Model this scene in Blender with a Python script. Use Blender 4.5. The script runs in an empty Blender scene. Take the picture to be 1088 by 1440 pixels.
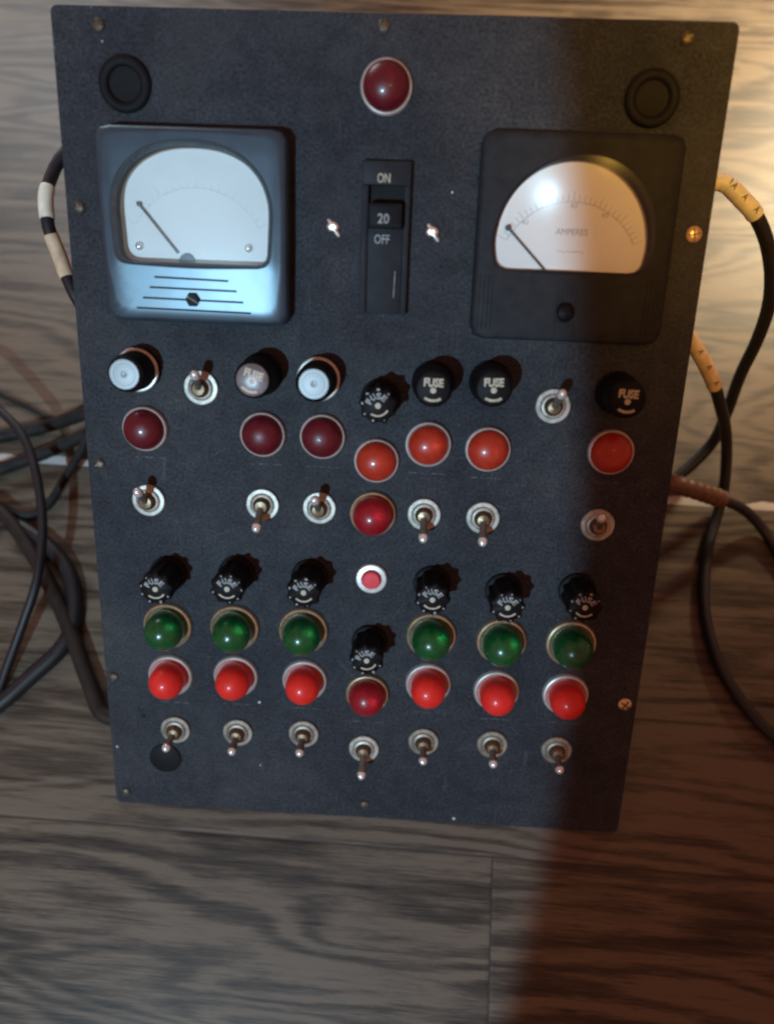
import bpy, math, random
from mathutils import Matrix, Vector, Euler

random.seed(7)
S = 0.001                                   # the shapes below are written in millimetres
scene = bpy.context.scene
col = scene.collection
TH = math.radians(38)                       # slope of the panel against the floor
Z0 = 0.003 * math.cos(TH) + 0.0003          # the lower back edge of the plate touches the floor
PH = 447.0

# ------------------------------------------------------------------ camera, world, lamps
cam_d = bpy.data.cameras.new('camera')
cam = bpy.data.objects.new('camera', cam_d)
col.objects.link(cam)
scene.camera = cam
cam_d.sensor_fit = 'VERTICAL'
cam_d.sensor_height = 36.0
cam_d.lens = 1085.0 / 1440.0 * 36.0
cam_d.clip_start = 0.01
cam_d.clip_end = 50.0
R = ((0.9982477745775803, 0.048202390048040424, -0.03432069557227988),
     (0.05714734891356567, -0.9357926099812954, 0.3478884470869167),
     (-0.01534799866626665, -0.3492402048705901, -0.936907529182517))
Mr = Matrix([[R[i][0], -R[i][1], -R[i][2]] for i in range(3)])
cam.matrix_world = Matrix.Translation(Vector((22.05, 11.85, 531.6)) * S) @ Mr.to_4x4()
cam_d.dof.use_dof = True
cam_d.dof.focus_distance = 0.43
cam_d.dof.aperture_fstop = 4.0

world = bpy.data.worlds.new("World")
scene.world = world
world.use_nodes = True
bg = world.node_tree.nodes['Background']
bg.inputs[0].default_value = (1.0, 0.40, 0.26, 1)
bg.inputs[1].default_value = 0.34


def look_rot(direction):
    return Vector(direction).to_track_quat('-Z', 'Y').to_euler()


def spot(name, loc, axis, half, power, color, radius, blend):
    d = bpy.data.lights.new(name, 'SPOT')
    d.energy = power
    d.color = color
    d.shadow_soft_size = radius
    d.spot_size = 2 * math.radians(half)
    d.spot_blend = blend
    o = bpy.data.objects.new(name, d)
    o.location = Vector(loc) * S
    o.rotation_euler = look_rot(axis)
    col.objects.link(o)
    return o


# cool lamp, low at the left; its beam ends along the right part of the panel
spot('cool_lamp', (-384, -902.3, 1124.8), (-0.5004, 0.5622, -0.6584), 49.42, 83.0, (0.46, 0.78, 1.0), 0.010, 0.014)
# faint warm lamp in front, mostly reaching the right side
wl = Vector((250, -200, 1000))
spot('warm_lamp', wl, Vector((650, 1150, 0)) - wl, 36, 56.0, (1.0, 0.57, 0.09), 0.03, 1.0)
# warm lamp low behind the panel, up to the right
spot('side_lamp', (620, 900, 400), (-290, -250, -400), 34, 54.0, (1.0, 0.82, 0.52), 0.05, 1.0)
# soft fill added behind the panel to lift the upper left floor
ad = bpy.data.lights.new('floor_fill', 'AREA')
ad.shape = 'DISK'
ad.size = 0.5
ad.energy = 5.0
ad.color = (0.8, 0.93, 1.0)
ao = bpy.data.objects.new('floor_fill', ad)
ao.location = Vector((-560, 1050, 520)) * S
ao.rotation_euler = look_rot((250, -500, -520))
col.objects.link(ao)

scene.view_settings.view_transform = 'Standard'
scene.view_settings.look = 'None'
scene.view_settings.gamma = 1.0
scene.view_settings.exposure = 0.0
scene.view_settings.use_curve_mapping = False
scene.cycles.filter_width = 2.4
scene.cycles.max_bounces = 8


# ------------------------------------------------------------------ materials
class NT:
    def __init__(self, name):
        self.m = bpy.data.materials.new(name)
        self.m.use_nodes = True
        self.t = self.m.node_tree
        self.b = self.t.nodes['Principled BSDF']
        self.out = self.t.nodes['Material Output']

    def n(self, typ, **kw):
        x = self.t.nodes.new(typ)
        for k, v in kw.items():
            setattr(x, k, v)
        return x

    def put(self, sock, v):
        if isinstance(v, bpy.types.NodeSocket):
            self.t.links.new(v, sock)
        else:
            sock.default_value = v

    def math(self, op, a, b=0.0, c=None):
        x = self.n('ShaderNodeMath', operation=op)
        self.put(x.inputs[0], a)
        self.put(x.inputs[1], b)
        if c is not None:
            self.put(x.inputs[2], c)
        return x.outputs[0]

    def noise(self, vec, scale, detail=3.0, rough=0.5, dist=0.0):
        x = self.n('ShaderNodeTexNoise')
        self.put(x.inputs['Vector'], vec)
        x.inputs['Scale'].default_value = scale
        x.inputs['Detail'].default_value = detail
        x.inputs['Roughness'].default_value = rough
        x.inputs['Distortion'].default_value = dist
        return x.outputs['Fac']

    def ramp(self, fac, stops):
        x = self.n('ShaderNodeValToRGB')
        self.put(x.inputs[0], fac)
        e = x.color_ramp.elements
        while len(e) < len(stops):
            e.new(0.5)
        for i, (p, c) in enumerate(stops):
            e[i].position = p
            e[i].color = (c[0], c[1], c[2], 1)
        return x.outputs[0]

    def mixc(self, fac, a, b, mode='MIX'):
        x = self.n('ShaderNodeMix', data_type='RGBA', blend_type=mode)
        self.put(x.inputs['Factor'], fac)
        for s, v in (('A', a), ('B', b)):
            sock = [i for i in x.inputs if i.name == s and i.type == 'RGBA'][0]
            self.put(sock, v if isinstance(v, bpy.types.NodeSocket) else (v[0], v[1], v[2], 1))
        return [o for o in x.outputs if o.type == 'RGBA'][0]

    def obj(self):
        return self.n('ShaderNodeTexCoord').outputs['Object']

    def bump(self, h, strength, dist):
        x = self.n('ShaderNodeBump')
        x.inputs['Strength'].default_value = strength
        x.inputs['Distance'].default_value = dist
        self.put(x.inputs['Height'], h)
        self.t.links.new(x.outputs[0], self.b.inputs['Normal'])


def plain(name, color, rough=0.4, metal=0.0, var=0.25, scale=300.0, spec=0.5, coat=0.0, bump=0.0, sss=0.0, rough_var=0.12):
    k = NT(name)
    v = k.obj()
    f = k.noise(v, scale, 4, 0.6)
    lo = [c * (1 - var) for c in color]
    hi = [min(1, c * (1 + var)) for c in color]
    k.put(k.b.inputs['Base Color'], k.ramp(f, [(0.3, lo), (0.7, hi)]))
    r = k.math('MULTIPLY_ADD', k.noise(v, scale * 0.35, 3), rough_var * 2, rough - rough_var)
    k.put(k.b.inputs['Roughness'], r)
    k.b.inputs['Metallic'].default_value = metal
    k.b.inputs['Specular IOR Level'].default_value = spec
    k.b.inputs['Coat Weight'].default_value = coat
    if sss:
        k.b.inputs['Subsurface Weight'].default_value = sss
        k.b.inputs['Subsurface Radius'].default_value = (1.0, 0.25, 0.2)
        k.b.inputs['Subsurface Scale'].default_value = 0.006
    if bump:
        k.bump(f, bump, 0.0004)
    return k.m


def panel_paint():
    k = NT('crinkle_black_paint')
    v = k.obj()
    big = k.noise(v, 14, 5, 0.6)
    mid = k.noise(v, 120, 4, 0.65)
    fine = k.noise(v, 650, 3, 0.7)
    c = k.ramp(big, [(0.3, (0.017, 0.019, 0.024)), (0.55, (0.027, 0.029, 0.034)), (0.75, (0.038, 0.038, 0.040))])
    c = k.mixc(0.55, c, k.ramp(mid, [(0.25, (0.45, 0.45, 0.47)), (0.75, (1.5, 1.5, 1.5))]), 'MULTIPLY')
    c = k.mixc(0.9, c, k.ramp(fine, [(0.30, (0.25, 0.25, 0.27)), (0.70, (1.9, 1.9, 1.9))]), 'MULTIPLY')
    # hand grease, dust film and rubbed patches
    film = k.noise(v, 9, 6, 0.7, 0.6)
    c = k.mixc(k.ramp(film, [(0.50, (0, 0, 0)), (0.75, (0.5, 0.5, 0.5))]), c, (0.062, 0.062, 0.062))
    # dust specks and rubbed streaks
    speck = k.math('GREATER_THAN', k.noise(v, 420, 2, 0.5), 0.735)
    c = k.mixc(k.math('MULTIPLY', speck, 0.35), c, (0.16, 0.15, 0.14))
    mp = k.n('ShaderNodeMapping')
    k.put(mp.inputs['Vector'], v)
    mp.inputs['Scale'].default_value = (60, 7, 1)
    mp.inputs['Rotation'].default_value = (0, 0, 0.3)
    st = k.math('GREATER_THAN', k.noise(mp.outputs[0], 3.0, 3, 0.6), 0.70)
    c = k.mixc(k.math('MULTIPLY', st, 0.18), c, (0.12, 0.115, 0.11))
    k.put(k.b.inputs['Base Color'], c)
    k.put(k.b.inputs['Roughness'], k.math('MULTIPLY_ADD', big, -0.5, 0.92))
    k.b.inputs['Specular IOR Level'].default_value = 0.25
    k.bump(k.math('ADD', fine, k.math('MULTIPLY', mid, 0.7)), 0.8, 0.0007)
    return k.m


def floor_wood():
    k = NT('grey_oak_laminate')
    mp = k.n('ShaderNodeMapping')
    k.put(mp.inputs['Vector'], k.obj())
    mp.inputs['Rotation'].default_value = (0, 0, math.radians(1.1))
    sp = k.n('ShaderNodeSeparateXYZ')
    k.put(sp.inputs[0], mp.outputs[0])
    x, y = sp.outputs[0], sp.outputs[1]
    PW, PL = 0.247, 1.22
    ry = k.math('DIVIDE', k.math('ADD', y, 0.017), PW)
    row = k.math('FLOOR', ry)
    fy = k.math('FRACT', ry)
    off = k.math('MULTIPLY', k.math('FRACT', k.math('MULTIPLY_ADD', row, 0.37, 0.37)), PL)
    rx = k.math('DIVIDE', k.math('ADD', k.math('SUBTRACT', x, 0.0823), off), PL)
    colm = k.math('FLOOR', rx)
    fx = k.math('FRACT', rx)
    pid = k.math('ADD', k.math('MULTIPLY', row, 17.0), k.math('MULTIPLY', colm, 5.3))
    wn = k.n('ShaderNodeTexWhiteNoise', noise_dimensions='1D')
    k.put(wn.inputs['W'], pid)
    rnd = wn.outputs['Value']

    def vec(sx, sy, z):
        c = k.n('ShaderNodeCombineXYZ')
        k.put(c.inputs[0], k.math('MULTIPLY', x, sx))
        k.put(c.inputs[1], k.math('MULTIPLY', y, sy))
        k.put(c.inputs[2], z)
        return c.outputs[0]
    z = k.math('MULTIPLY', pid, 7.31)
    n1 = k.noise(vec(2.1, 12.0, z), 1.0, 2.0, 0.5, 0.35)
    wob = k.noise(vec(16, 120, z), 1.0, 4, 0.7)
    ph = k.math('MULTIPLY_ADD', n1, 100.0, k.math('MULTIPLY', wob, 6.5))
    ring = k.math('MULTIPLY_ADD', k.math('SINE', ph), 0.5, 0.5)
    streak = k.noise(vec(11, 210, z), 1.0, 6, 0.75, 0.3)
    fine = k.noise(vec(50, 1000, z), 1.0, 4, 0.7)
    blot = k.noise(vec(3.5, 18, k.math('ADD', z, 3.0)), 1.0, 5, 0.65)
    amt = k.math('MULTIPLY', k.noise(vec(3, 8, k.math('ADD', z, 9.0)), 1.0, 2, 0.5), 0.40)
    t = k.math('MULTIPLY_ADD', ring, amt, -0.045)
    t = k.math('MULTIPLY_ADD', streak, 0.74, t)
    t = k.math('MULTIPLY_ADD', fine, 0.38, t)
    t = k.math('MULTIPLY_ADD', blot, 0.45, t)
    t = k.math('MULTIPLY_ADD', rnd, 0.08, t)
    c = k.ramp(t, [(0.62, (0.014, 0.0095, 0.0060)), (0.79, (0.054, 0.0395, 0.0272)), (0.96, (0.125, 0.094, 0.066))])
    # open grain: short dark pores
    pore = k.math('GREATER_THAN', k.noise(vec(45, 1300, z), 1.0, 2, 0.6), 0.66)
    c = k.mixc(k.math('MULTIPLY', pore, 0.45), c, (0.018, 0.014, 0.010))
    # seams
    dy = k.math('MULTIPLY', k.math('MINIMUM', fy, k.math('SUBTRACT', 1.0, fy)), PW)
    dx = k.math('MULTIPLY', k.math('MINIMUM', fx, k.math('SUBTRACT', 1.0, fx)), PL)
    dd = k.math('MINIMUM', dx, dy)
    seam = k.math('LESS_THAN', dd, 0.0007)
    c = k.mixc(k.math('MULTIPLY', seam, 0.65), c, (0.02, 0.016, 0.013))
    # light glinting along one plank seam, painted in as a pale strip
    seam_glint = k.math('MULTIPLY', k.math('COMPARE', row, 1.0, 0.2), k.math('LESS_THAN', fy, k.math('MULTIPLY', k.noise(vec(30, 0, 1.0), 1.0, 3, 0.6), 0.044)))
    c = k.mixc(k.math('MULTIPLY', seam_glint, 0.92), c, (0.55, 0.52, 0.50))
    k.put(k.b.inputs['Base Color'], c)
    k.put(k.b.inputs['Roughness'], k.math('MULTIPLY_ADD', streak, 0.25, 0.36))
    k.b.inputs['Specular IOR Level'].default_value = 0.35
    mr = k.n('ShaderNodeMapRange')
    k.put(mr.inputs['Value'], dd)
    mr.inputs['From Min'].default_value = 0.0
    mr.inputs['From Max'].default_value = 0.0022
    h = k.math('ADD', mr.outputs[0], k.math('MULTIPLY', streak, 0.35))
    h = k.math('ADD', h, k.math('MULTIPLY', fine, 0.12))
    k.bump(h, 0.35, 0.0004)
    return k.m


def glass_mat():
    k = NT('clear_glass')
    t = k.t
    gl = k.n('ShaderNodeBsdfGlossy')
    gl.inputs['Roughness'].default_value = 0.24
    tr = k.n('ShaderNodeBsdfTransparent')
    tr.inputs[0].default_value = (0.95, 0.96, 0.97, 1)
    fr = k.n('ShaderNodeFresnel')
    fr.inputs['IOR'].default_value = 1.5
    mx = k.n('ShaderNodeMixShader')
    k.put(mx.inputs[0], fr.outputs[0])
    t.links.new(tr.outputs[0], mx.inputs[1])
    t.links.new(gl.outputs[0], mx.inputs[2])
    t.links.new(mx.outputs[0], k.out.inputs['Surface'])
    return k.m


def lens_mat(name, color, deep, sss=0.35, rough=0.2, trans=0.45):
    """moulded coloured plastic: fine uneven tone, glossy skin, a little light inside"""
    k = NT(name)
    v = k.obj()
    f = k.noise(v, 160, 3, 0.6)
    k.put(k.b.inputs['Base Color'], k.ramp(f, [(0.3, deep), (0.7, color)]))
    k.put(k.b.inputs['Roughness'], k.math('MULTIPLY_ADD', k.noise(v, 500, 2), 0.16, rough + 0.10))
    k.b.inputs['Coat Weight'].default_value = 0.3
    k.b.inputs['Transmission Weight'].default_value = trans
    k.b.inputs['Coat Roughness'].default_value = 0.12
    k.b.inputs['Subsurface Weight'].default_value = sss
    k.b.inputs['Subsurface Radius'].default_value = (color[0] + .05, color[1] + .05, color[2] + .05)
    k.b.inputs['Subsurface Scale'].default_value = 0.008
    k.b.inputs['Specular IOR Level'].default_value = 0.30
    k.bump(f, 0.05, 0.0006)
    return k.m


def brushed_disc():
    k = NT('spun_aluminium')
    v = k.obj()
    sp = k.n('ShaderNodeVectorMath', operation='LENGTH')
    k.put(sp.inputs[0], v)
    r = sp.outputs['Value']
    n = k.n('ShaderNodeTexNoise', noise_dimensions='1D')
    k.put(n.inputs['W'], k.math('MULTIPLY', r, 9000.0))
    n.inputs['Scale'].default_value = 0.5
    k.put(k.b.inputs['Base Color'], k.ramp(n.outputs['Fac'], [(0.3, (0.14, 0.14, 0.14)), (0.7, (0.34, 0.34, 0.34))]))
    k.b.inputs['Metallic'].default_value = 0.6
    k.b.inputs['Roughness'].default_value = 0.48
    k.bump(n.outputs['Fac'], 0.25, 0.0003)
    return k.m


M = {
    'panel': panel_paint(),
    'wood': floor_wood(),
    'glass': glass_mat(),
    'disc': brushed_disc(),
    'steel': plain('dark_steel', (0.05, 0.05, 0.055), 0.5, 0.4),
    'black': plain('black_bakelite', (0.005, 0.0045, 0.005), 0.55, var=0.35, scale=250, spec=0.16),
    'black_matt': plain('black_rubber', (0.006, 0.006, 0.007), 0.66, var=0.4, scale=200, spec=0.2),
    'bezel_blue': plain('blue_grey_bezel_enamel', (0.036, 0.066, 0.090), 0.33, 0.35, var=0.18, scale=60, rough_var=0.05, spec=0.8),
    'bezel_black': plain('black_bezel_plastic', (0.016, 0.016, 0.019), 0.62, var=0.25, scale=150, spec=0.2),
    'lip': plain('window_lip_enamel', (0.10, 0.14, 0.155), 0.30, 0.5, var=0.2, scale=200, spec=0.8),
    'wall_dark': plain('dark_inner_wall', (0.02, 0.017, 0.02), 0.6, spec=0.2),
    'dial': plain('white_dial_card', (0.80, 0.79, 0.76), 0.6, var=0.03, scale=40, spec=0.3),
    'cream': plain('cream_wall', (0.45, 0.32, 0.22), 0.6, var=0.1, spec=0.2),
    'ink': plain('grey_printing_ink', (0.50, 0.48, 0.49), 0.6, var=0.3, scale=600),
    'ink_dark': plain('dark_printing_ink', (0.30, 0.27, 0.28), 0.6, var=0.4, scale=600),
    'needle': plain('needle_paint', (0.10, 0.11, 0.13), 0.5),
    'needle_dark': plain('dark_needle_paint', (0.035, 0.04, 0.045), 0.5),
    'chrome': plain('worn_nickel', (0.74, 0.70, 0.64), 0.30, 1.0, var=0.18, scale=400, rough_var=0.10),
    'nickel': plain('pale_ring_enamel', (0.60, 0.50, 0.45), 0.38, 0.4, var=0.15, scale=300),
    'washer': plain('dull_steel_washer', (0.38, 0.35, 0.30), 0.50, 0.6, var=0.5, scale=180),
    'washer_dark': plain('browned_steel_washer', (0.26, 0.225, 0.18), 0.50, 0.6, var=0.5, scale=180),
    'gilt': plain('brassy_ring', (0.62, 0.50, 0.33), 0.30, 0.8, var=0.2, scale=300),
    'silver': plain('satin_silver', (0.64, 0.62, 0.58), 0.38, 0.65, var=0.12, scale=500),
    'bronze': plain('tarnished_bronze', (0.20, 0.14, 0.085), 0.38, 0.8, var=0.3, scale=500),
    'lever': plain('lever_nickel', (0.15, 0.13, 0.11), 0.36, 0.35, var=0.2, scale=500),
    'tip': plain('polished_lever_tip', (0.85, 0.82, 0.77), 0.24, 0.6, var=0.1, scale=500),
    'screw': plain('bright_screw', (0.85, 0.82, 0.75), 0.30, 0.9, var=0.2, scale=700),
    'old_screw': plain('blackened_screw', (0.10, 0.08, 0.06), 0.45, 0.7, var=0.5, scale=600),
    'brass_screw': plain('brass_screw', (0.80, 0.58, 0.34), 0.34, 0.8, var=0.25, scale=600),
    'paint_cream': plain('cream_filled_lettering', (0.46, 0.40, 0.29), 0.6, var=0.35, scale=900),
    'paint_grey': plain('worn_white_lettering', (0.28, 0.275, 0.27), 0.6, var=0.45, scale=900),
    'paint_faint': plain('rubbed_lettering', (0.085, 0.082, 0.08), 0.6, var=0.5, scale=900),
    'cap_face': plain('glazed_cap_face', (0.18, 0.155, 0.15), 0.30, 0.3, var=0.25, scale=250),
    'cap_face_mark': plain('tan_cap_marking', (0.52, 0.38, 0.28), 0.5, var=0.25, scale=500),
    'dark_red': lens_mat('maroon_lens', (0.20, 0.010, 0.022), (0.13, 0.006, 0.014)),
    'orange': lens_mat('orange_red_lens', (0.72, 0.062, 0.024), (0.56, 0.034, 0.014)),
    'crimson': lens_mat('crimson_lens', (0.50, 0.012, 0.028), (0.34, 0.006, 0.018)),
    'green': lens_mat('green_lens', (0.005, 0.15, 0.038), (0.003, 0.085, 0.020), rough=0.12),
    'red': lens_mat('bright_red_cap', (0.78, 0.030, 0.020), (0.66, 0.018, 0.013), 0.45, 0.26, 0.0),
    'pink': lens_mat('coral_button', (0.80, 0.075, 0.085), (0.70, 0.05, 0.06), 0.3, 0.4, 0.0),
    'cable': plain('black_cable_jacket', (0.008, 0.008, 0.010), 0.5, var=0.35, scale=120),
    'cable_grey': plain('dusty_cable_jacket', (0.016, 0.014, 0.013), 0.65, var=0.45, scale=120, spec=0.2),
    'shadow_brown': plain('cable_shadow_brown', (0.020, 0.013, 0.010), 0.6, var=0.35, scale=120, spec=0.25),  # dark tone of the tube that stands in for a cable shadow
    'sleeve': plain('cream_sleeve', (0.74, 0.68, 0.54), 0.5, var=0.15, scale=180),
    'sleeve_tan': plain('tan_sleeve', (0.62, 0.44, 0.28), 0.5, var=0.2, scale=180),
    'sleeve_brown': plain('red_brown_sleeve', (0.12, 0.05, 0.03), 0.5, var=0.3, scale=180),
    'ink_pale': plain('pale_printing_ink', (0.64, 0.63, 0.64), 0.6, var=0.2, scale=600),
    'chip': plain('bare_metal_chip', (0.55, 0.53, 0.48), 0.5, 0.3),
}


# ------------------------------------------------------------------ mesh building
class MB:
    def __init__(self):
        self.v, self.f, self.m = [], [], []

    def add(self, verts, faces, mat=0, xf=None):
        o = len(self.v)
        for p in verts:
            p = Vector(p)
            self.v.append(xf @ p if xf is not None else p)
        for f in faces:
            self.f.append([i + o for i in f])
            self.m.append(mat)
        return self

    def loops(self, loops, mat=0, cap0=False, cap1=True, xf=None):
        n = len(loops[0])
        vs = [p for lp in loops for p in lp]
        fs = []
        for k in range(len(loops) - 1):
            for i in range(n):
                j = (i + 1) % n
                fs.append((k * n + i, k * n + j, (k + 1) * n + j, (k + 1) * n + i))
        if cap0:
            fs.append(tuple(reversed(range(n))))
        if cap1:
            fs.append(tuple(range((len(loops) - 1) * n, len(loops) * n)))
        return self.add(vs, fs, mat, xf)

    def lathe(self, prof, n=32, mat=0, cap0=False, xf=None, lobes=None):
        lps = []
        for r, w in prof:
            lp = []
            for i in range(n):
                a = 2 * math.pi * i / n
                q = r * (lobes(a) if lobes else 1.0)
                lp.append((q * math.cos(a), q * math.sin(a), w))
            lps.append(lp)
        return self.loops(lps, mat, cap0, prof[-1][0] > 1e-6 and True, xf)

    def rbox(self, x0, x1, y0, y1, w0, w1, r=1.0, b=0.6, mat=0, xf=None, wf=None):
        def ring(d, w):
            return [(x, y, w + (wf(x, y) if wf else 0)) for x, y in rrect(x0 + d, x1 - d, y0 + d, y1 - d, max(r - d, 0.05))]
        base = [(x, y, w0) for x, y in rrect(x0, x1, y0, y1, r)]
        return self.loops([base, ring(0, w1 - b), ring(b * 0.3, w1 - b * 0.3), ring(b, w1)], mat, True, True, xf)

    def text(self, s, cx, cy, w, h, mat=0, rot=0.0, width=None, xf=None, bold=0.0):
        vs, fs = glyphs(s, bold)
        xs = [p[0] for p in vs]
        ys = [p[1] for p in vs]
        bw, bh = max(xs) - min(xs), max(ys) - min(ys)
        sy = h / bh
        sx = (width / bw) if width else sy
        mx, my = (max(xs) + min(xs)) / 2, (max(ys) + min(ys)) / 2
        c, s_ = math.cos(rot), math.sin(rot)
        out = []
        for x, y in vs:
            x, y = (x - mx) * sx, (y - my) * sy
            out.append((cx + x * c - y * s_, cy + x * s_ + y * c, w))
        return self.add(out, fs, mat, xf)

    def arc(self, cx, cy, r0, r1, a0, a1, w, mat=0, n=14, xf=None):
        vs = []
        for i in range(n + 1):
            a = math.radians(a0 + (a1 - a0) * i / n)
            vs.append((cx + r0 * math.cos(a), cy + r0 * math.sin(a), w))
            vs.append((cx + r1 * math.cos(a), cy + r1 * math.sin(a), w))
        fs = [(2 * i, 2 * i + 1, 2 * i + 3, 2 * i + 2) for i in range(n)]
        return self.add(vs, fs, mat, xf)

    def disc(self, cx, cy, r, w, mat=0, n=16, xf=None, jit=0.0):
        vs = [(cx + r * (1 + random.uniform(-jit, jit)) * math.cos(2 * math.pi * i / n),
               cy + r * (1 + random.uniform(-jit, jit)) * math.sin(2 * math.pi * i / n), w) for i in range(n)]
        return self.add(vs, [tuple(range(n))], mat, xf)

    def strip(self, p, q, wd, w, mat=0, xf=None):
        d = Vector((q[0] - p[0], q[1] - p[1]))
        d.normalize()
        nx, ny = -d.y * wd / 2, d.x * wd / 2
        return self.add([(p[0] + nx, p[1] + ny, w), (p[0] - nx, p[1] - ny, w), (q[0] - nx, q[1] - ny, w), (q[0] + nx, q[1] + ny, w)], [(0, 1, 2, 3)], mat, xf)

    def tube(self, pts, r, n=14, mat=0, rf=None, cap=True):
        lps = []
        up = Vector((0, 0, 1))
        prev = None
        for i, p in enumerate(pts):
            t = (pts[min(i + 1, len(pts) - 1)] - pts[max(i - 1, 0)]).normalized()
            if prev is None:
                a = t.cross(up)
                if a.length < 1e-3:
                    a = Vector((1, 0, 0))
            else:
                a = prev - t * prev.dot(t)
            a.normalize()
            prev = a
            b = t.cross(a)
            rr = r * (rf(i) if rf else 1)
            lps.append([p + (a * math.cos(2 * math.pi * k / n) + b * math.sin(2 * math.pi * k / n)) * rr for k in range(n)])
        return self.loops(lps, mat, cap, cap)

    def build(self, name, mats, parent=None, loc=(0, 0, 0), rot=(0, 0, 0), sharp=35):
        me = bpy.data.meshes.new(name)
        me.from_pydata([tuple(p * S) for p in self.v], [], self.f)
        for m in (mats if isinstance(mats, (list, tuple)) else [mats]):
            me.materials.append(M[m])
        for p, mi in zip(me.polygons, self.m):
            p.material_index = mi
            p.use_smooth = True
        me.update()
        import bmesh
        bm = bmesh.new()
        bm.from_mesh(me)
        bmesh.ops.recalc_face_normals(bm, faces=[f for f in bm.faces])
        bm.to_mesh(me)
        bm.free()
        me.set_sharp_from_angle(angle=math.radians(sharp))
        o = bpy.data.objects.new(name, me)
        o.location = Vector(loc) * S
        o.rotation_euler = rot
        o.parent = parent
        col.objects.link(o)
        return o


def rrect(x0, x1, y0, y1, r, n=7):
    pts = []
    for cx, cy, a0 in ((x1 - r, y1 - r, 0), (x0 + r, y1 - r, 90), (x0 + r, y0 + r, 180), (x1 - r, y0 + r, 270)):
        for i in range(n + 1):
            a = math.radians(a0 + 90 * i / n)
            pts.append((cx + r * math.cos(a), cy + r * math.sin(a)))
    return pts


_gl = {}


def glyphs(s, bold=0.0):
    if (s, bold) in _gl:
        return _gl[(s, bold)]
    cu = bpy.data.curves.new('lettering', 'FONT')
    cu.body = s
    cu.offset = bold
    cu.resolution_u = 4
    ob = bpy.data.objects.new('lettering', cu)
    col.objects.link(ob)
    dg = bpy.context.evaluated_depsgraph_get()
    me = ob.evaluated_get(dg).to_mesh()
    vs = [(v.co.x, v.co.y) for v in me.vertices]
    fs = [tuple(p.vertices) for p in me.polygons]
    ob.evaluated_get(dg).to_mesh_clear()
    bpy.data.objects.remove(ob)
    bpy.data.curves.remove(cu)
    _gl[(s, bold)] = (vs, fs)
    return vs, fs


def dup(o, loc=None, rotz=None, parent=None):
    c = o.copy()
    col.objects.link(c)
    c.parent = parent if parent is not None else o.parent
    if loc is not None:
        c.location = Vector(loc) * S
    if rotz is not None:
        c.rotation_euler.z = rotz
    for ch in list(o.children):
        d = ch.copy()
        col.objects.link(d)
        d.parent = c
    return c


def spline(pts, step=4.0):
    P = [Vector(p) for p in pts]
    P = [P[0] * 2 - P[1]] + P + [P[-1] * 2 - P[-2]]
    out = []
    for i in range(1, len(P) - 2):
        p0, p1, p2, p3 = P[i - 1:i + 3]
        n = max(2, int((p2 - p1).length / step))
        for k in range(n):
            t = k / n
            out.append(0.5 * ((2 * p1) + (p2 - p0) * t + (2 * p0 - 5 * p1 + 4 * p2 - p3) * t * t + (3 * p1 - p0 - 3 * p2 + p3) * t ** 3))
    out.append(P[-2])
    return out


def tag(o, label=None, cat=None, group=None, kind=None):
    if label:
        o['label'] = label
    if cat:
        o['category'] = cat
    if group:
        o['group'] = group
    if kind:
        o['kind'] = kind
    return o


# ------------------------------------------------------------------ floor
fl = MB()
fl.add([(-1600, -1300, 0), (1700, -1300, 0), (1700, 2200, 0), (-1600, 2200, 0)], [(0, 1, 2, 3)])
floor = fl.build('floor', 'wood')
tag(floor, 'grey brown wood plank floor under the control panel', 'floor', kind='structure')

# ------------------------------------------------------------------ control panel
panel = bpy.data.objects.new('control_panel', None)
col.objects.link(panel)
panel.location = (0, 0, Z0)
panel.rotation_euler = (TH, 0, 0)
panel.empty_display_size = 0.05
tag(panel, 'sloping black control panel with two meters, indicator lamps, fuse caps and toggle switches', 'control panel')

# chassis: sloped steel box under the plate, standing on the floor
ch = MB()
c_, s_ = math.cos(TH), math.sin(TH)
L1 = PH - 16.0


def floor_point(s):                          # a point on the floor, in panel coordinates (v, w)
    return (s * c_, -s * s_ - 3.0)


pr = [(16.0, -3.2), (L1, -3.2)]
fb = floor_point(L1 * c_ - 2)
fa = floor_point(17.0)
pr += [(fb[0], fb[1] + 0.3), (fa[0], fa[1] + 0.3)]
ch.loops([[(-138, v, w) for v, w in pr], [(138, v, w) for v, w in pr]], 0, True, True)
ch.build('chassis', 'steel', panel, sharp=20)

pl = MB()
pl.rbox(-160, 160, 0, PH, -3.0, 0.0, 3.5, 0.5)
for (u, v, r) in ((-156.7, 41.7, 0.9), (-66.0, 79.2, 0.8), (-66.2, 34.4, 0.6), (56.9, 3.2, 0.9), (33.5, 371, 0.5), (-136, 432, 0.5)):
    pl.disc(u, v, r, 0.06, 1, 7, jit=0.45)
pl.disc(-138.1, 65.0, 1.4, 0.05, 2, 12)
for k in range(34):                          # paint chipped off along the edges
    e = random.randrange(4)
    q = random.uniform(0.02, 0.98)
    u, v = ((-160 + 320 * q, 0.9), (-160 + 320 * q, PH - 0.9), (-159.1, PH * q), (159.1, PH * q))[e]
    pl.disc(u, v, random.uniform(0.2, 0.55), 0.06, 3, 7, jit=0.5)
for k in range(26):                          # hair scratches
    u, v, a, L = random.uniform(-150, 150), random.uniform(10, 300), random.uniform(0, 3.14), random.uniform(3, 16)
    pl.strip((u, v), (u + L * math.cos(a), v + L * math.sin(a)), random.uniform(0.12, 0.22), 0.045, 3)
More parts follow.
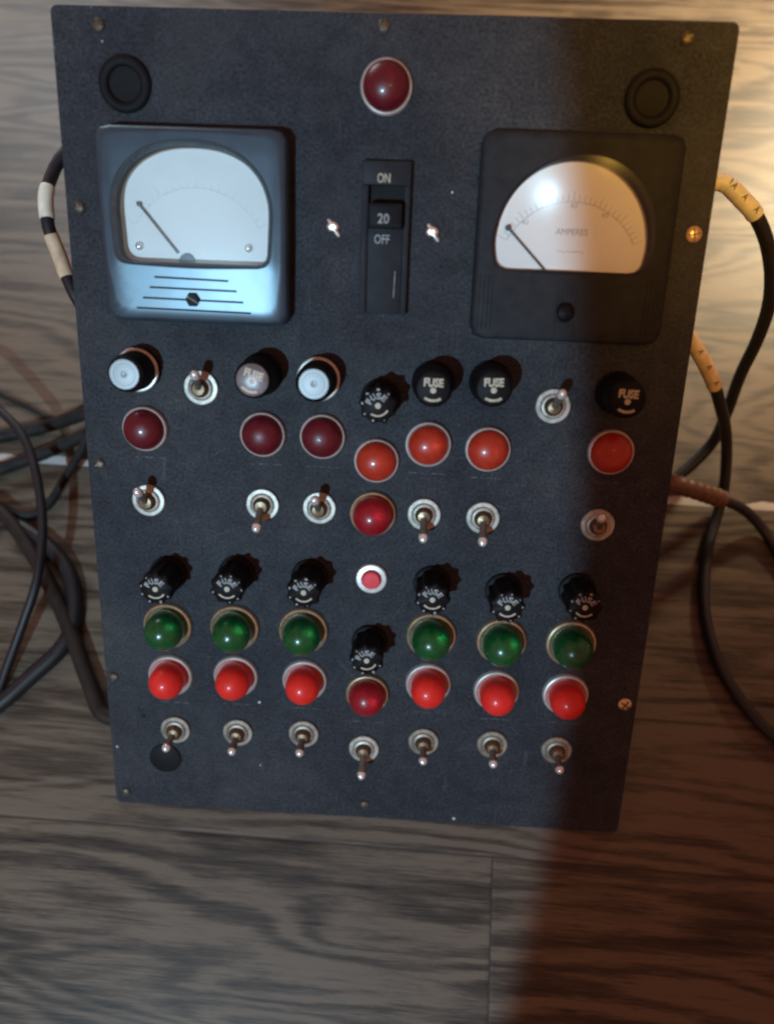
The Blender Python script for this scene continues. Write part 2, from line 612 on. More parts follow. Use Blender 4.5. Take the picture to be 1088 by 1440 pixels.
# rubbed legend lines under the lamps
for u, v in [(-61, 229), (-29, 229), (-126, 230), (28, 228), (60, 227), (125, 228), (-119.6, 76), (-79.8, 77), (-38.2, 77), (35.7, 79), (76.3, 77), (117, 77), (0, 70)]:
    x = u - 10 + random.uniform(0, 4)
    while x < u + 9:
        L = random.uniform(1.0, 6.0)
        pl.strip((x, v + random.uniform(-.25, .25)), (x + L, v + random.uniform(-.25, .25)), random.uniform(0.2, 0.5), 0.05, 3)
        x += L + random.uniform(0.2, 5.0)
pl.build('front_plate', ['panel', 'chip', 'black_matt', 'paint_faint'], panel)


# ---- meters
def polar_loop(shape, cx, cy, n=96):
    """n points where rays from (cx, cy) meet the closed outline shape"""
    out = []
    m = len(shape)
    for i in range(n):
        a = 2 * math.pi * (i + 0.5) / n
        dx, dy = math.cos(a), math.sin(a)
        best = None
        for k in range(m):
            ax, ay = shape[k][0] - cx, shape[k][1] - cy
            bx, by = shape[(k + 1) % m][0] - cx, shape[(k + 1) % m][1] - cy
            ex, ey = bx - ax, by - ay
            den = dx * ey - dy * ex
            if abs(den) < 1e-9:
                continue
            t = (ax * ey - ay * ex) / den
            u = (ax * dy - ay * dx) / den
            if t > 0 and -1e-6 <= u <= 1 + 1e-6 and (best is None or t > best):
                best = t
        out.append((cx + dx * best, cy + dy * best))
    return out


def dome_window(x0, x1, y0, y1, rc, flat=0.5, p=2.3):
    """D shaped window: flat bottom with round corners of radius rc, superelliptic top"""
    pts = []
    ym = y0 + (y1 - y0) * flat
    cx, hw = (x0 + x1) / 2, (x1 - x0) / 2
    for i in range(41):
        a = math.pi * i / 40
        c, s = math.cos(a), math.sin(a)
        pts.append((cx + hw * math.copysign(abs(c) ** (2 / p), c), ym + (y1 - ym) * abs(s) ** (2 / p)))
    for i in range(9):
        a = math.radians(180 + 90 * i / 8)
        pts.append((x0 + 0.8 + rc + rc * math.cos(a), y0 + rc + rc * math.sin(a)))
    for i in range(9):
        a = math.radians(270 + 90 * i / 8)
        pts.append((x1 - 0.8 - rc + rc * math.cos(a), y0 + rc + rc * math.sin(a)))
    return pts


def scaled(loop, cx, cy, d):
    out = []
    for x, y in loop:
        L = math.hypot(x - cx, y - cy)
        out.append((cx + (x - cx) * (L + d) / L, cy + (y - cy) * (L + d) / L))
    return out


def meter(name, x0, x1, y0, y1, win, depth, corner, body_mats, hfun, lip, dial_w, parent):
    cx, cy = (x0 + x1) / 2, (min(p[1] for p in win) + max(p[1] for p in win)) / 2 - 2
    O = lambda d: polar_loop(rrect(x0 + d, x1 - d, y0 + d, y1 - d, corner, 10), cx, cy)
    W = polar_loop(win, cx, cy)
    H = lambda lp, k=0.0: [(x, y, depth + hfun(x, y) + k) for x, y in lp]
    m = MB()
    out0, out1 = O(0), O(2.2)
    rim = scaled(W, cx, cy, 2.6)
    loops = [[(x, y, 0.0) for x, y in out0], H(out0, -2.6), H(O(0.7), -0.8), H(out1, 0)]
    for t in (0.2, 0.4, 0.6, 0.8):
        loops.append(H([(a[0] + (b[0] - a[0]) * t, a[1] + (b[1] - a[1]) * t) for a, b in zip(out1, rim)]))
    loops.append(H(rim))
    m.loops(loops, 0, False, False)
    m.loops([H(rim), H(scaled(W, cx, cy, 1.9), lip * 0.3), H(scaled(W, cx, cy, 1.5), 0)], 0, False, False)
    m.loops([H(scaled(W, cx, cy, 1.5), 0), H(scaled(W, cx, cy, 0.9), -0.4), H(W, -2.2)], 1, False, False)
    m.loops([H(W, -2.2), [(x, y, dial_w + 2.4) for x, y in scaled(W, cx, cy, -0.2)]], 2, False, False)
    m.loops([[(x, y, dial_w + 2.4) for x, y in scaled(W, cx, cy, -0.2)], [(x, y, dial_w - 0.5) for x, y in scaled(W, cx, cy, -0.4)]], 3, False, False)
    return m, W, cx, cy


def dome_glass(W, cx, cy, sc, rad, w_edge, parent):
    """clear cover: a shallow spherical cap of radius rad over the point sc, trimmed to the window"""
    base = max(math.hypot(x - sc[0], y - sc[1]) for x, y in W)
    hz = lambda x, y: math.sqrt(rad * rad - min((x - sc[0]) ** 2 + (y - sc[1]) ** 2, rad * rad * .9)) - math.sqrt(rad * rad - base * base) + w_edge
    g = MB()
    lps = []
    for t in (1.0, 0.85, 0.7, 0.55, 0.4, 0.25, 0.1):
        lps.append([(cx + (x - cx) * t * .995, cy + (y - cy) * t * .995, hz(cx + (x - cx) * t * .995, cy + (y - cy) * t * .995)) for x, y in W])
    g.loops(lps, 0, False, True)
    return g.build('glass', 'glass', parent, sharp=80)


# left: blue grey voltmeter with slotted lower bezel
winL = dome_window(-130.2, -55.2, 333.2, 386.6, 5.5, 0.42, 2.25)
hL = lambda x, y: -max(0, 333.0 - y) * 0.088 - max(0, y - 384) * 0.03 - max(0, abs(x + 92.2) - 39) * 0.10
mb, W, cx, cy = meter('voltmeter', -138.2, -46.2, 304.2, 394.8, winL, 14.0, 5.0, None, hL, 0.7, 4.0, panel)
for (a, b) in (((-112.4, 326.1), (-75.3, 325.4)), ((-115.2, 321.1), (-71.4, 320.6)), ((-119.1, 315.9), (-68.3, 315.3)), ((-122.7, 310.8), (-64.5, 310.2))):
    n = 16
    for k in range(n):
        p = (a[0] + (b[0] - a[0]) * k / n, a[1] + (b[1] - a[1]) * k / n)
        q = (a[0] + (b[0] - a[0]) * (k + 1) / n, a[1] + (b[1] - a[1]) * (k + 1) / n)
        w = 14.0 + (hL(*p) + hL(*q)) / 2 + 0.12
        mb.strip(p, q, 0.95, w, 4)
volt = mb.build('panel_meter', ['bezel_blue', 'lip', 'wall_dark', 'cream', 'black'], panel, sharp=40)
tag(volt, 'glossy blue grey meter with slotted lower bezel')
d = MB()
d.loops([[(x, y, 4.0) for x, y in scaled(W, cx, cy, 0.4)]], 0, False, True)
for i in range(21):
    a = math.radians(150 - 120 * i / 20)
    r1 = 38 if i % 5 else 40
    d.strip((-92.4 + 36 * math.cos(a), 333 + 36 * math.sin(a)), (-92.4 + r1 * math.cos(a), 333 + r1 * math.sin(a)), 0.35, 4.06, 1)
d.arc(-92.4, 333, 35.6, 36.0, 30, 150, 4.06, 1, 30)
d.build('dial', ['dial', 'ink_pale'], volt)
nd = MB()
nd.tube([Vector((-121.9, 361.3, 5.6)), Vector((-102.4, 337.7, 5.6))], 0.42, 8)
nd.lathe([(1.1, 5.2), (1.1, 6.0), (0, 6.1)], 10, xf=Matrix.Translation((-120.9, 360.1, 0)))
nd.build('needle', 'needle', volt)
pv = MB()
pv.lathe([(4.0, 4.05), (3.8, 5.4), (0, 5.7)], 24, xf=Matrix.Translation((-98.2, 334.0, 0)))
pv.build('pivot_cover', 'needle', volt)
ds = MB()
ds.lathe([(2.2, 4.05), (2.1, 4.9), (1.6, 5.6), (0.9, 6.0), (0, 6.1)], 18)
o1 = ds.build('dial_screw', 'tip', volt, (-122.2, 340.6, 0))
dup(o1, (-66.8, 341.3, 0))
hx = MB()
hx.lathe([(3.7, 0), (3.7, 1.6), (3.2, 2.0), (0, 2.0)], 6, 0)
hx.strip((-2.7, 1.6), (2.7, -1.6), 0.55, 2.04, 1)
hx.build('zero_screw', ['black', 'old_screw'], volt, (-93.6, 315.8, 14.0 + hL(-93.6, 315.8) - 0.4))
dome_glass(W, cx, cy, (cx, cy), 600, 11.0, volt)

# right: plain black ammeter
winR = dome_window(55.4, 129.6, 336.0, 386.3, 6.0, 0.22, 2.05)
hR = lambda x, y: -max(0, abs(x - 93.5) - 40) * 0.12
mb, W, cx, cy = meter('ammeter', 46.0, 142.0, 302.0, 398.8, winR, 8.0, 6.0, None, hR, 0.15, 3.0, panel)
for x in (49.5, 51.6, 53.7, 55.8, 131.5, 133.6, 135.7, 137.8):
    mb.rbox(x - 0.35, x + 0.35, 306.5, 333, 7.0, 8.25 + hR(x, 320), 0.3, 0.25, 0)
for x in (88.2, 90.4, 92.6, 94.8, 97.0):
    mb.rbox(x - 0.4, x + 0.4, 304, 331, 7.0, 8.25, 0.35, 0.25, 0)
amp = mb.build('panel_meter', ['bezel_black', 'bezel_black', 'wall_dark', 'cream'], panel, sharp=40)
tag(amp, 'plain black meter with arched window reading AMPERES')
d = MB()
d.loops([[(x, y, 3.0) for x, y in scaled(W, cx, cy, 0.4)]], 0, False, True)
ac = (92.4, 333.0)
for i in range(31):
    a = math.radians(152 - 124 * i / 30)
    r1 = 38.5 if i % 5 else 40.0
    d.strip((ac[0] + 35.6 * math.cos(a), ac[1] + 35.6 * math.sin(a)), (ac[0] + r1 * math.cos(a), ac[1] + r1 * math.sin(a)), 0.4, 3.06, 1)
d.arc(ac[0], ac[1], 35.0, 35.5, 28, 152, 3.06, 1, 30)
d.text('AMPERES', 92.8, 354.5, 3.06, 3.0, 2, width=15.5)
for k in range(9):                           # small print too worn to read
    x = 86.5 + k * 1.5
    d.strip((x, 345.2 + (k % 2) * .35), (x + 1.0, 345.5 - (k % 3) * .3), 0.7, 3.06, 1)
for (x, y) in ((69.5, 358.3), (107.8, 362.6), (92.5, 366.5)):
    d.strip((x - 0.9, y - 1), (x - 0.7, y + 1), 0.8, 3.06, 1)
    d.arc(x + 0.9, y, 0.6, 1.2, 0, 350, 3.06, 1, 10)
d.build('dial', ['dial', 'ink', 'ink_dark'], amp)
nd = MB()
nd.tube([Vector((60.6, 356.2, 4.6)), Vector((81.5, 335.8, 4.6))], 0.5, 8)
nd.lathe([(1.5, 4.1), (1.5, 5.1), (0, 5.2)], 10, xf=Matrix.Translation((61.5, 355.3, 0)))
nd.build('needle', 'needle_dark', amp)
zs = MB()
zs.lathe([(5.0, 0), (5.0, 0.9), (4.2, 1.2), (4.0, 0.6), (3.8, 2.2), (2.6, 3.0), (0, 3.3)], 28)
zs.strip((-2.4, 0.5), (2.4, -0.5), 0.6, 3.35, 0)
zs.build('zero_screw', 'black', amp, (92.4, 316.4, 8.0))
dome_glass(W, cx, cy, (106.0, 392.0), 130, 4.6, amp)

# ---- breaker switch
b = MB()
BX0, BX1 = -10.6, 13.2
b.rbox(BX0, BX1, 372.8, 383.8, 0.0, 4.6, 0.8, 0.6)
b.rbox(BX0, -7.25, 312.0, 372.85, 0.0, 4.55, 0.5, 0.6)
b.rbox(10.1, BX1, 312.0, 372.85, 0.0, 4.55, 0.5, 0.6)
b.rbox(-7.3, 10.15, 312.0, 353.2, 0.0, 4.4, 0.4, 0.5, wf=lambda x, y: (y - 353) * 0.03)
b.add([(-7.3, 353, 0.4), (10.15, 353, 0.4), (10.15, 373, 0.4), (-7.3, 373, 0.4)], [(0, 1, 2, 3)], 2)
b.strip((6.6, 320), (6.9, 333), 0.35, 3.9, 3)
b.text('ON', -0.1, 375.9, 4.66, 4.3, 1, width=6.2, bold=0.01)
b.text('OFF', -0.1, 347.9, 4.34, 4.3, 3, width=7.6, bold=0.01)
brk = b.build('breaker_switch', ['bezel_black', 'paint_cream', 'black_matt', 'paint_grey'], panel)
hd = MB()
hd.rbox(-6.9, 9.8, 352.8, 364.5, 0.45, 10.5, 0.8, 1.6, 0)
hd.text('20', 0.6, 357.2, 10.55, 4.6, 1, width=5.6, bold=0.015)
hd.build('handle', ['black_matt', 'paint_grey'], brk)

# ---- indicator lamps


def lamp(ring_r, lens_r, h, cyl, ring_m, lens_m, concave=False):
    r = MB()
    if concave:
        prof = [(ring_r, 0), (ring_r, 1.2), (ring_r - 0.7, 2.6), (ring_r - 1.5, 3.0), (lens_r + 0.5, 1.9), (lens_r - 0.8, 1.7)]
    else:
        prof = [(ring_r, 0), (ring_r, 2.2), (ring_r - 0.5, 3.0), (ring_r - 1.0, 3.2), (lens_r + 0.1, 2.6), (lens_r - 0.8, 2.3)]
    r.lathe(prof, 48)
    ro = r.build('indicator_lamp', ring_m, panel)
    l = MB()
    pf = [(lens_r, 0.4), (lens_r, 2.2 + cyl)]
    for i in range(1, 11):
        a = math.pi / 2 * i / 10
        pf.append((lens_r * math.cos(a) if i < 10 else 0.0, 2.2 + cyl + h * math.sin(a)))
    l.lathe(pf, 48)
    l.build('lens', lens_m, ro, sharp=60)
    return ro


def place(proto, pts, label):
    out = []
    for i, (u, v) in enumerate(pts):
        o = proto if i == 0 else dup(proto)
        o.location = Vector((u, v, 0)) * S
        o.rotation_euler.z = random.uniform(0, 6.28)
        tag(o, label)
        out.append(o)
    return out


place(lamp(12.3, 10.9, 7.8, 1.4, 'nickel', 'dark_red'), [(-126.1, 246.2), (-61.5, 246.0), (-29.0, 246.3), (-0.4, 416.0)], 'unlit maroon indicator lamp in a pale ring')
place(lamp(12.2, 10.8, 7.8, 1.4, 'nickel', 'orange'), [(0.6, 234.3), (60.3, 243.4), (125.6, 244.9)], 'orange red indicator lamp in a pale ring')
place(lamp(12.4, 10.6, 7.8, 1.4, 'silver', 'orange'), [(28.2, 244.7)], 'orange red indicator lamp in a bright silver ring')
place(lamp(12.8, 10.6, 10.0, 4.5, 'gilt', 'crimson'), [(-0.4, 203.9), (-0.4, 90.1)], 'crimson domed indicator lamp')
place(lamp(14.6, 11.1, 11.2, 6.6, 'gilt', 'green', True), [(-119.6, 128.2), (-79.8, 129.1), (-39.1, 129.7), (35.8, 130.9), (76.7, 129.7), (116.7, 130.7)], 'green domed indicator lamp in a brassy ring')
place(lamp(13.6, 10.2, 10.2, 7.0, 'silver', 'red', True), [(-119.6, 95.1), (-79.8, 97.1), (-38.2, 96.8), (35.7, 99.1), (76.3, 96.9), (117.0, 97.1)], 'bright red domed indicator lamp in a silver ring')

# small push button
r = MB()
r.lathe([(9.0, 0), (9.0, 1.6), (8.3, 2.4), (6.0, 2.6), (5.4, 2.0), (5.3, 1.0)], 40)
pb = r.build('push_button', 'silver', panel, (-0.1, 164.9, 0))
c = MB()
c.lathe([(5.2, 0.3), (5.2, 4.2), (4.6, 5.0), (0, 5.3)], 32)
c.build('button_cap', 'pink', pb)

# ---- fuse holders
def arc_text(m, s, r, a0, a1, w, h, mat, bold=0.02):
    for i, chx in enumerate(s):
        a = math.radians(a0 + (a1 - a0) * i / (len(s) - 1))
        m.text(chx, r * math.cos(a), r * math.sin(a), w, h, mat, rot=a - math.pi / 2, width=h * 0.72, bold=bold)


def smooth_cap(ink, face='black'):
    m = MB()
    m.lathe([(11.2, 0), (11.2, 2.0), (10.6, 2.6), (10.2, 3.0)], 40, 0)
    m.lathe([(10.2, 3.0), (9.9, 19.5), (9.3, 22.4), (8.2, 23.6)], 40, 0)
    m.lathe([(8.2, 23.6), (7.6, 23.9), (0, 24.0)], 40, 2)
    m.text('FUSE', 0, 3.0, 24.06, 4.4, 1, width=9.8, bold=0.045)
    m.disc(0, -0.9, 1.5, 24.07, 1, 18)
    m.arc(0, 1.2, 6.6, 7.9, 236, 304, 24.06, 1, 12)
    return m.build('fuse_holder', ['black', ink, face], panel)


def at_base(o, u, v, rz=0.0):
    o.location = Vector((u, v, 0)) * S
    o.rotation_euler.z = rz
    return o


fs = smooth_cap('paint_cream')
at_base(fs, 28.9, 278.0, -0.02)
at_base(dup(fs), 58.8, 279.3, 0.03)
at_base(dup(fs), 125.0, 276.5, -0.04)
f2 = at_base(smooth_cap('cap_face_mark', 'cap_face'), -61.9, 278.4, -0.3)
tag(f2, 'black fuse cap with a glazed brownish face')


def fluted_cap(seed):
    random.seed(seed)
    m = MB()
    lob = lambda a: 1 + 0.085 * max(-0.6, math.cos(9 * a))
    m.lathe([(10.6, 0), (10.6, 2.2), (9.6, 3.0)], 40, 0)
    m.lathe([(8.8, 3.0), (8.8, 19.0), (9.2, 21.5), (8.8, 23.2), (7.8, 24.0), (0, 24.1)], 126, 0, lobes=lob)
    arc_text(m, 'FUSE', 4.9, 142, 38, 24.16, 3.3, 1, 0.035)
    m.disc(0, 0, 1.5, 24.17, 2, 18)
    m.arc(0, 0.6, 5.3, 6.2, 222, 318, 24.16, 2, 14)
    for k in range(9):
        if random.random() < 0.75:
            a = 2 * math.pi * k / 9 + random.uniform(-.08, .08)
            m.disc(8.0 * math.cos(a), 8.0 * math.sin(a), random.uniform(0.35, 0.8), 24.14, 1, 7, jit=0.5)
    return m.build('fuse_holder', ['black', 'paint_grey', 'paint_cream'], panel, sharp=50)


fp = [fluted_cap(3), fluted_cap(11), fluted_cap(19)]
spots = [(1.6, 268.2, 0.25), (-117.6, 161.4, 0.12), (-77.8, 163.7, -0.05), (-35.7, 163.9, 0.06), (34.6, 163.7, -0.02), (75.4, 161.4, 0.05), (116.7, 163.8, -0.06), (-0.1, 124.6, 0.3)]
for i, (u, v, rz) in enumerate(spots):
    at_base(fp[i] if i < 3 else dup(fp[i % 3]), u, v, rz)
random.seed(21)

# metal topped knobs
kb = MB()
kb.lathe([(11.6, 0), (11.6, 3.6)], 44, 0)
kb.lathe([(11.6, 3.6), (11.7, 4.2), (11.2, 4.8), (10.4, 5.0)], 44, 1)
kb.lathe([(10.3, 5.0), (9.9, 17.0), (9.2, 20.2), (7.8, 21.4)], 44, 0)
knob = kb.build('knob', ['black', 'silver'], panel)
kc = MB()
kc.lathe([(7.7, 21.2), (7.6, 22.0), (1.4, 22.15), (1.1, 21.8), (0, 21.7)], 40, 0)
kc.build('metal_insert', 'disc', knob)
tag(knob, 'black knob with a shiny white metal top and silver collar')
at_base(knob, -127.7, 278.2)
at_base(dup(knob), -31.2, 277.4)

# ---- toggle switches


def toggle(nut_m, tip_v, tip_u, tip_w, dark=False):
    m = MB()
    m.lathe([(9.2, 0), (9.2, 1.4), (8.8, 1.8), (6.9, 1.9)], 40, 0)
    m.lathe([(6.9, 1.9), (6.5, 2.7), (6.0, 3.0), (5.0, 3.2), (4.7, 2.9)], 40, 0)
    m.lathe([(4.9, 3.4), (4.4, 5.4), (3.2, 6.8), (0, 7.3)], 28, 1)
    o = m.build('toggle_switch', [nut_m, 'bronze'], panel)
    l = MB()
    p0, p1 = Vector((0, 0, 5.0)), Vector((tip_u, tip_v, tip_w))
    pts = [p0 + (p1 - p0) * t for t in [i / 14 for i in range(15)]]
    prof = [1.9, 1.85, 1.8, 1.8, 1.85, 1.9, 2.0, 2.1, 2.25, 2.4, 2.55, 2.6]
    l.tube(pts[:12], 1.0, 16, 0, rf=lambda i: prof[i])
    l.tube(pts[11:] + [p1 + (p1 - p0).normalized() * 0.7], 1.0, 16, 1, rf=lambda i: [2.62, 2.6, 2.35, 1.8, 0.7][min(i, 4)])
    l.build('lever', ['lever', 'tip'], o, sharp=50)
    return o


up = toggle('washer', 10.2, 0.8, 17)
for i, (u, v, rz) in enumerate([(-94.5, 269.8, -0.05), (-126.6, 205.3, 0.12), (92.6, 268.1, -0.1), (-30.4, 205.6, 0.15), (123.5, 203.5, 0.3)]):
    at_base(up if i == 0 else dup(up), u, v, rz)
dn = toggle('washer', -10.6, -0.4, 16)
for i, (u, v, rz) in enumerate([(-62.2, 206.0, -0.05), (27.9, 204.8, 0.04), (60.4, 204.4, 0.0), (-1.5, 51.5, 0.02)]):
    at_base(dn if i == 0 else dup(dn), u, v, rz)
md = toggle('washer_dark', -5.0, -0.9, 16)
for i, (u, v, rz) in enumerate([(-118.5, 57.2, -0.22), (-79.6, 57.8, 0.05), (-38.8, 59.6, 0.1), (34.8, 59.0, 0.2), (76.6, 59.9, 0.16), (115.7, 58.5, 0.22)]):
    at_base(md if i == 0 else dup(md), u, v, rz)

# ---- rubber grommets and plug
g = MB()
pf = []
for i in range(17):
    a = math.pi * 2 * i / 16
    pf.append((10.2 + 2.6 * math.cos(a), 0.8 + 2.2 * math.sin(a)))
g.lathe(pf, 44)
g.lathe([(8.4, 0.3), (7.5, 0.35), (0, 0.35)], 32, 1)
gr = g.build('grommet', ['black_matt', 'panel'], panel, (-126.0, 414.1, 0))
dup(gr, (124.2, 414.6, 0))
pg = MB()
pg.lathe([(10.0, 0), (10.0, 0.9), (9.0, 1.5), (0, 1.7)], 36)
pg.build('hole_plug', 'black_matt', panel, (-126.0, 35.8, 0))


# ---- fixing screws
def screw(mat, r, h, cross=False, lobes=None):
    m = MB()
    m.lathe([(r, 0), (r, h * .45), (r * .78, h * .85), (r * .35, h), (0, h)], 36, 0, lobes=lobes)
    m.strip((-r * .8, 0), (r * .8, 0), r * .24, h * 1.03, 1)
    if cross:
        m.strip((0, -r * .8), (0, r * .8), r * .24, h * 1.031, 1)
    return m.build('fixing_screw', [mat, 'old_screw'], panel)


s0 = screw('old_screw', 3.0, 1.6)
for i, (u, v, rz) in enumerate([(-153.3, 224.9, .4), (-155.0, 91.2, 1.2), (-153.0, 8.2, .3), (0.3, 9.7, 1.5), (-137.2, 438.8, 1.9), (-2.5, 441.5, 1.4), (136.9, 439.9, .5), (-153.3, 358.0, 2.0)]):
    at_base(s0 if i == 0 else dup(s0), u, v, rz)
s1 = screw('brass_screw', 3.9, 2.0, True)
for i, (u, v, rz) in enumerate([(152.6, 355.5, .2), (152.7, 92.4, 1.0)]):
    at_base(s1 if i == 0 else dup(s1), u, v, rz)
for i, (u, v, rz) in enumerate([(-25.0, 352.9, -0.9), (24.8, 352.2, -0.9)]):
    if i == 0:
        s2 = screw('screw', 3.5, 0.9, lobes=lambda a: 1 + 0.22 * math.cos(4 * a + 0.6) + 0.10 * math.cos(3 * a))
        tag(s2, 'bright countersunk screw beside the breaker')
    o = at_base(s2 if i == 0 else dup(s2), u, v, 0)
    o.scale = (1.2, 0.66, 1)
    o.rotation_euler = (Euler((math.radians(7.5), math.radians(-3.5), 0)).to_matrix() @ Matrix.Rotation(rz, 3, 'Z')).to_euler()

# ------------------------------------------------------------------ cables


def cable(pts, r, mat, label, name='cable'):
    P = spline(pts)
    m = MB()
    m.tube(P, r, 14)
    o = m.build(name, mat, sharp=60)
    tag(o, label, 'cable')
    return o, P


def nearest(P, q):
    q = Vector(q)
    return min(range(len(P)), key=lambda i: (P[i] - q).length)


def sleeve(o, P, a, b, r, mat, letters=(), rib=0.0):
    i, j = nearest(P, a), nearest(P, b)
    i, j = min(i, j), max(i, j)
    Q = spline(P[i:j + 1], 1.2)
    m = MB()
    m.tube(Q, r, 18, 0, rf=(lambda k: 1 + rib * math.sin(k * 1.3)) if rib else (lambda k: 0.93 if k in (0, len(Q) - 1) else 1.0))
    camp = Vector((22.05, 11.85, 531.6))
    for k, chx in enumerate(letters):
        idx = int((k + 0.5) / len(letters) * (len(Q) - 1))
        p = Q[idx]
        t = (Q[min(idx + 1, len(Q) - 1)] - Q[max(idx - 1, 0)]).normalized()
        nrm = Vector((0, -0.5, 1.0))
        nrm = (nrm - t * nrm.dot(t)).normalized()
        y = nrm.cross(t)
        xf = Matrix(((t.x, y.x, nrm.x, p.x), (t.y, y.y, nrm.y, p.y), (t.z, y.z, nrm.z, p.z), (0, 0, 0, 1)))
        m.text(chx, 0, 0, r + 0.12, 3.6, 1, rot=0.0, width=2.8, xf=xf, bold=0.01)
    return m.build('marker_sleeve', [mat, 'needle_dark'], o, sharp=60)


C1 = [(150, 318, 172), (164, 329, 196), (177.5, 331.6, 203), (189.1, 323.3, 200), (198.6, 317.6, 194), (209.9, 312.8, 180), (220.8, 307.3, 160), (228.3, 301.4, 138), (233.9, 297.4, 108),
      (236.1, 291.2, 75), (238.3, 280.4, 45), (236.3, 268.3, 24), (226.4, 256.3, 12), (212.4, 243.8, 6), (193.3, 227.1, 5), (170, 210, 5)]
o, P = cable(C1, 4.0, 'cable', 'thick black cable with cream lettered sleeves looping down beside the upper right panel edge')
sleeve(o, P, (166, 330, 198), (182.5, 329.5, 203), 4.7, 'sleeve')
sleeve(o, P, (180.5, 330, 203), (199.5, 317, 193), 4.7, 'sleeve', 'AAA')
C2 = [(160, 296, 100), (174, 297, 116), (183.2, 293.9, 120), (190.1, 284.2, 118), (198.4, 274.1, 112), (207.9, 266.4, 100), (216.4, 261.7, 85), (228.2, 259.1, 62), (237.8, 251.2, 38), (243.1, 233.5, 15), (240.3, 215.8, 5),
      (232.0, 190.6, 4), (226.9, 159.6, 4), (227.2, 134.5, 4), (233.4, 108.2, 4), (242.5, 90.4, 4), (255.1, 73.2, 4), (266.3, 62.6, 4), (281.1, 50.1, 4), (320, 22, 4), (420, -20, 4), (600, -40, 4), (800, 40, 4)]
o, P = cable(C2, 3.8, 'cable', 'long black cable with one tan lettered sleeve curving to the lower right over the floor')
sleeve(o, P, (183.2, 293.9, 120), (207.9, 266.4, 100), 4.6, 'sleeve_tan', 'AAAA')
C3 = [(150, 218, 62), (170, 219, 61), (182.0, 220.5, 60), (191.6, 217.4, 58), (210.6, 216.5, 50), (231.5, 217.0, 36), (253.0, 216.8, 20), (268.8, 210.2, 8), (280.7, 193.7, 4), (295.8, 164.3, 4), (330, 110, 4), (430, 40, 4), (620, 20, 4), (820, 110, 4)]
o, P = cable(C3, 3.8, 'cable', 'black cable leaving the panel in a ribbed red brown sleeve at the middle right')
sleeve(o, P, (182, 220.5, 60), (231.5, 217.0, 36), 6.2, 'sleeve_brown', rib=0.07)
L1c = [(-150, 338, 190), (-165, 342, 202), (-174.8, 340.2, 205), (-182.3, 331.7, 203), (-186.3, 321.9, 200), (-187.7, 311.4, 198), (-186.0, 298.9, 194), (-184.2, 291.8, 190), (-179.9, 281.7, 182), (-176.2, 273.0, 178), (-168.7, 260.3, 170), (-155, 248, 150)]
o, P = cable(L1c, 3.5, 'cable', 'short black cable loop with two cream sleeves at the upper left edge of the panel')
sleeve(o, P, (-187.2, 315, 199), (-186.0, 297.5, 194), 4.1, 'sleeve')
sleeve(o, P, (-184.2, 290.8, 190), (-177, 275, 179), 4.1, 'sleeve_tan')
cable([(-800, 420, 4), (-620, 360, 4), (-450, 335, 20), (-330, 290, 42), (-298.5, 273.0, 40), (-280.4, 259.2, 38), (-265.4, 246.6, 36), (-253.7, 230.1, 34), (-243.2, 206.1, 32), (-235.5, 180.5, 30), (-231.9, 155.4, 28), (-232.9, 133.2, 24), (-239.7, 109.9, 16),
       (-247.7, 82.8, 8), (-253.1, 62.0, 4), (-263.6, 37.3, 4), (-300, 0, 4), (-420, -60, 4), (-700, -80, 4)], 3.2, 'cable', 'black cable arching up off the floor at the far left, crossing over the others')
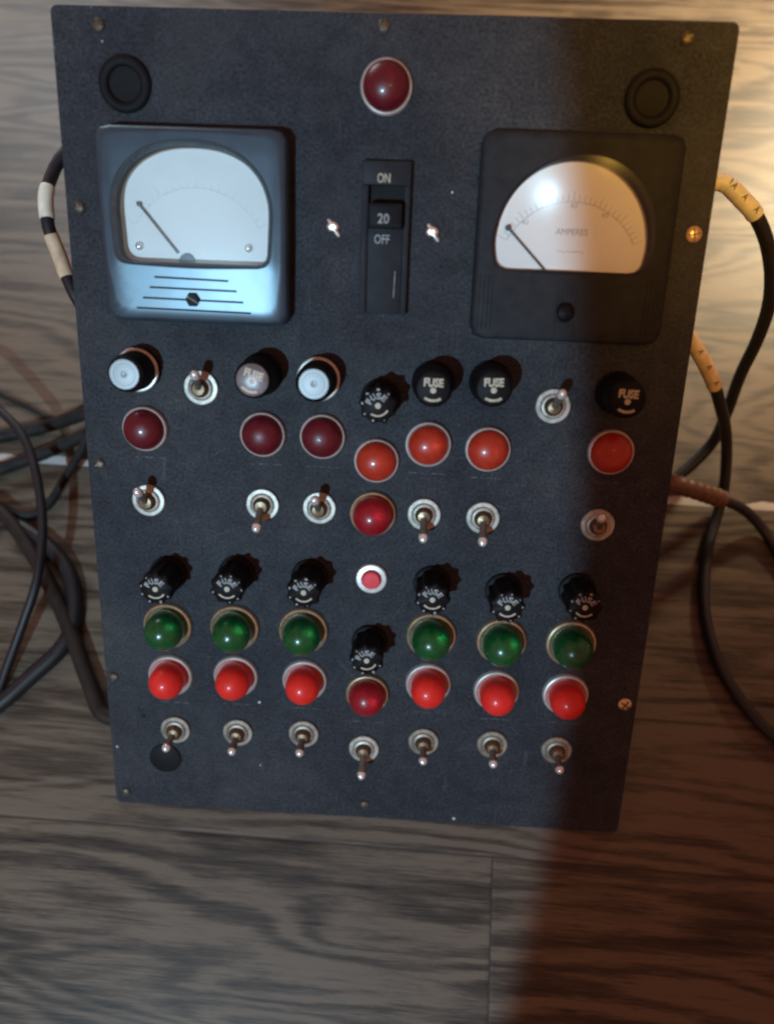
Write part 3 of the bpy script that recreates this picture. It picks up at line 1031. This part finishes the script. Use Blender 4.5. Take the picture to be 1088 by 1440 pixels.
cable([(-800, 60, 5), (-560, 90, 5), (-400, 140, 5), (-330, 172, 5), (-294.2, 183.4, 4), (-278.9, 185.8, 4), (-260.4, 181.3, 4), (-239.9, 168.8, 4), (-223.8, 153.6, 4), (-214.3, 134.8, 4), (-210.5, 113.7, 4), (-216.2, 95.1, 4), (-232.3, 75.8, 4), (-248.6, 57.4, 4), (-265.3, 46.3, 4), (-320, 25, 4), (-480, 0, 4), (-800, -20, 4)],
      5.6, 'cable', 'thick black cable lying in a round bend on the floor left of the panel')
cable([(-170, 285, 50), (-201.9, 271.4, 30), (-218.1, 257.2, 22), (-224.4, 242.3, 16), (-236.8, 221.0, 8), (-248.8, 198.0, 4), (-265.8, 192, 4), (-290.9, 200, 4), (-330, 205, 4), (-500, 195, 4), (-800, 200, 4)], 3.2, 'cable_grey', 'dusty grey cable dropping from behind the panel and bending left')
cable([(-800, 130, 5), (-560, 190, 5), (-340, 240, 5), (-310.3, 248.6, 5), (-294.9, 253.6, 5), (-262.8, 262.0, 7), (-230.5, 267.0, 20), (-207.1, 271.2, 30), (-170, 278, 45)], 5.2, 'cable_grey', 'upper of two dusty cables running straight left from behind the panel')
cable([(-800, 100, 5), (-560, 150, 5), (-340, 205, 5), (-303.1, 219.6, 5), (-288.6, 226.7, 5), (-258.1, 240.2, 7), (-226.4, 252.1, 16), (-205.7, 257.7, 26), (-170, 265, 40)], 5.0, 'cable_grey', 'lower of two dusty cables running straight left from behind the panel')
cable([(-800, 480, 2.2), (-560, 370, 2.2), (-340, 300, 2.2), (-316.5, 295.0, 2.2), (-304.1, 290.5, 2.2), (-285.5, 283.3, 2.2), (-262.1, 272.8, 3), (-245.0, 268.9, 14), (-222, 274, 26), (-190, 282, 40)], 2.0, 'cable_grey', 'thin dusty cable slanting down to the panel at the left')
cable([(-800, 330, 6), (-520, 300, 6), (-380, 255, 7), (-335, 223, 7), (-310, 206, 7), (-278.5, 192.2, 7), (-249.4, 162.5, 7), (-224.8, 129.7, 6), (-207.2, 102.1, 6), (-190.4, 73.4, 6), (-172, 52, 6), (-120, 60, 6)], 5.4, 'shadow_brown', 'thick dark brown tube standing in for a cable shadow, running slantwise under the lower left edge of the panel')  # added tube: the dark band of a cable shadow given a body
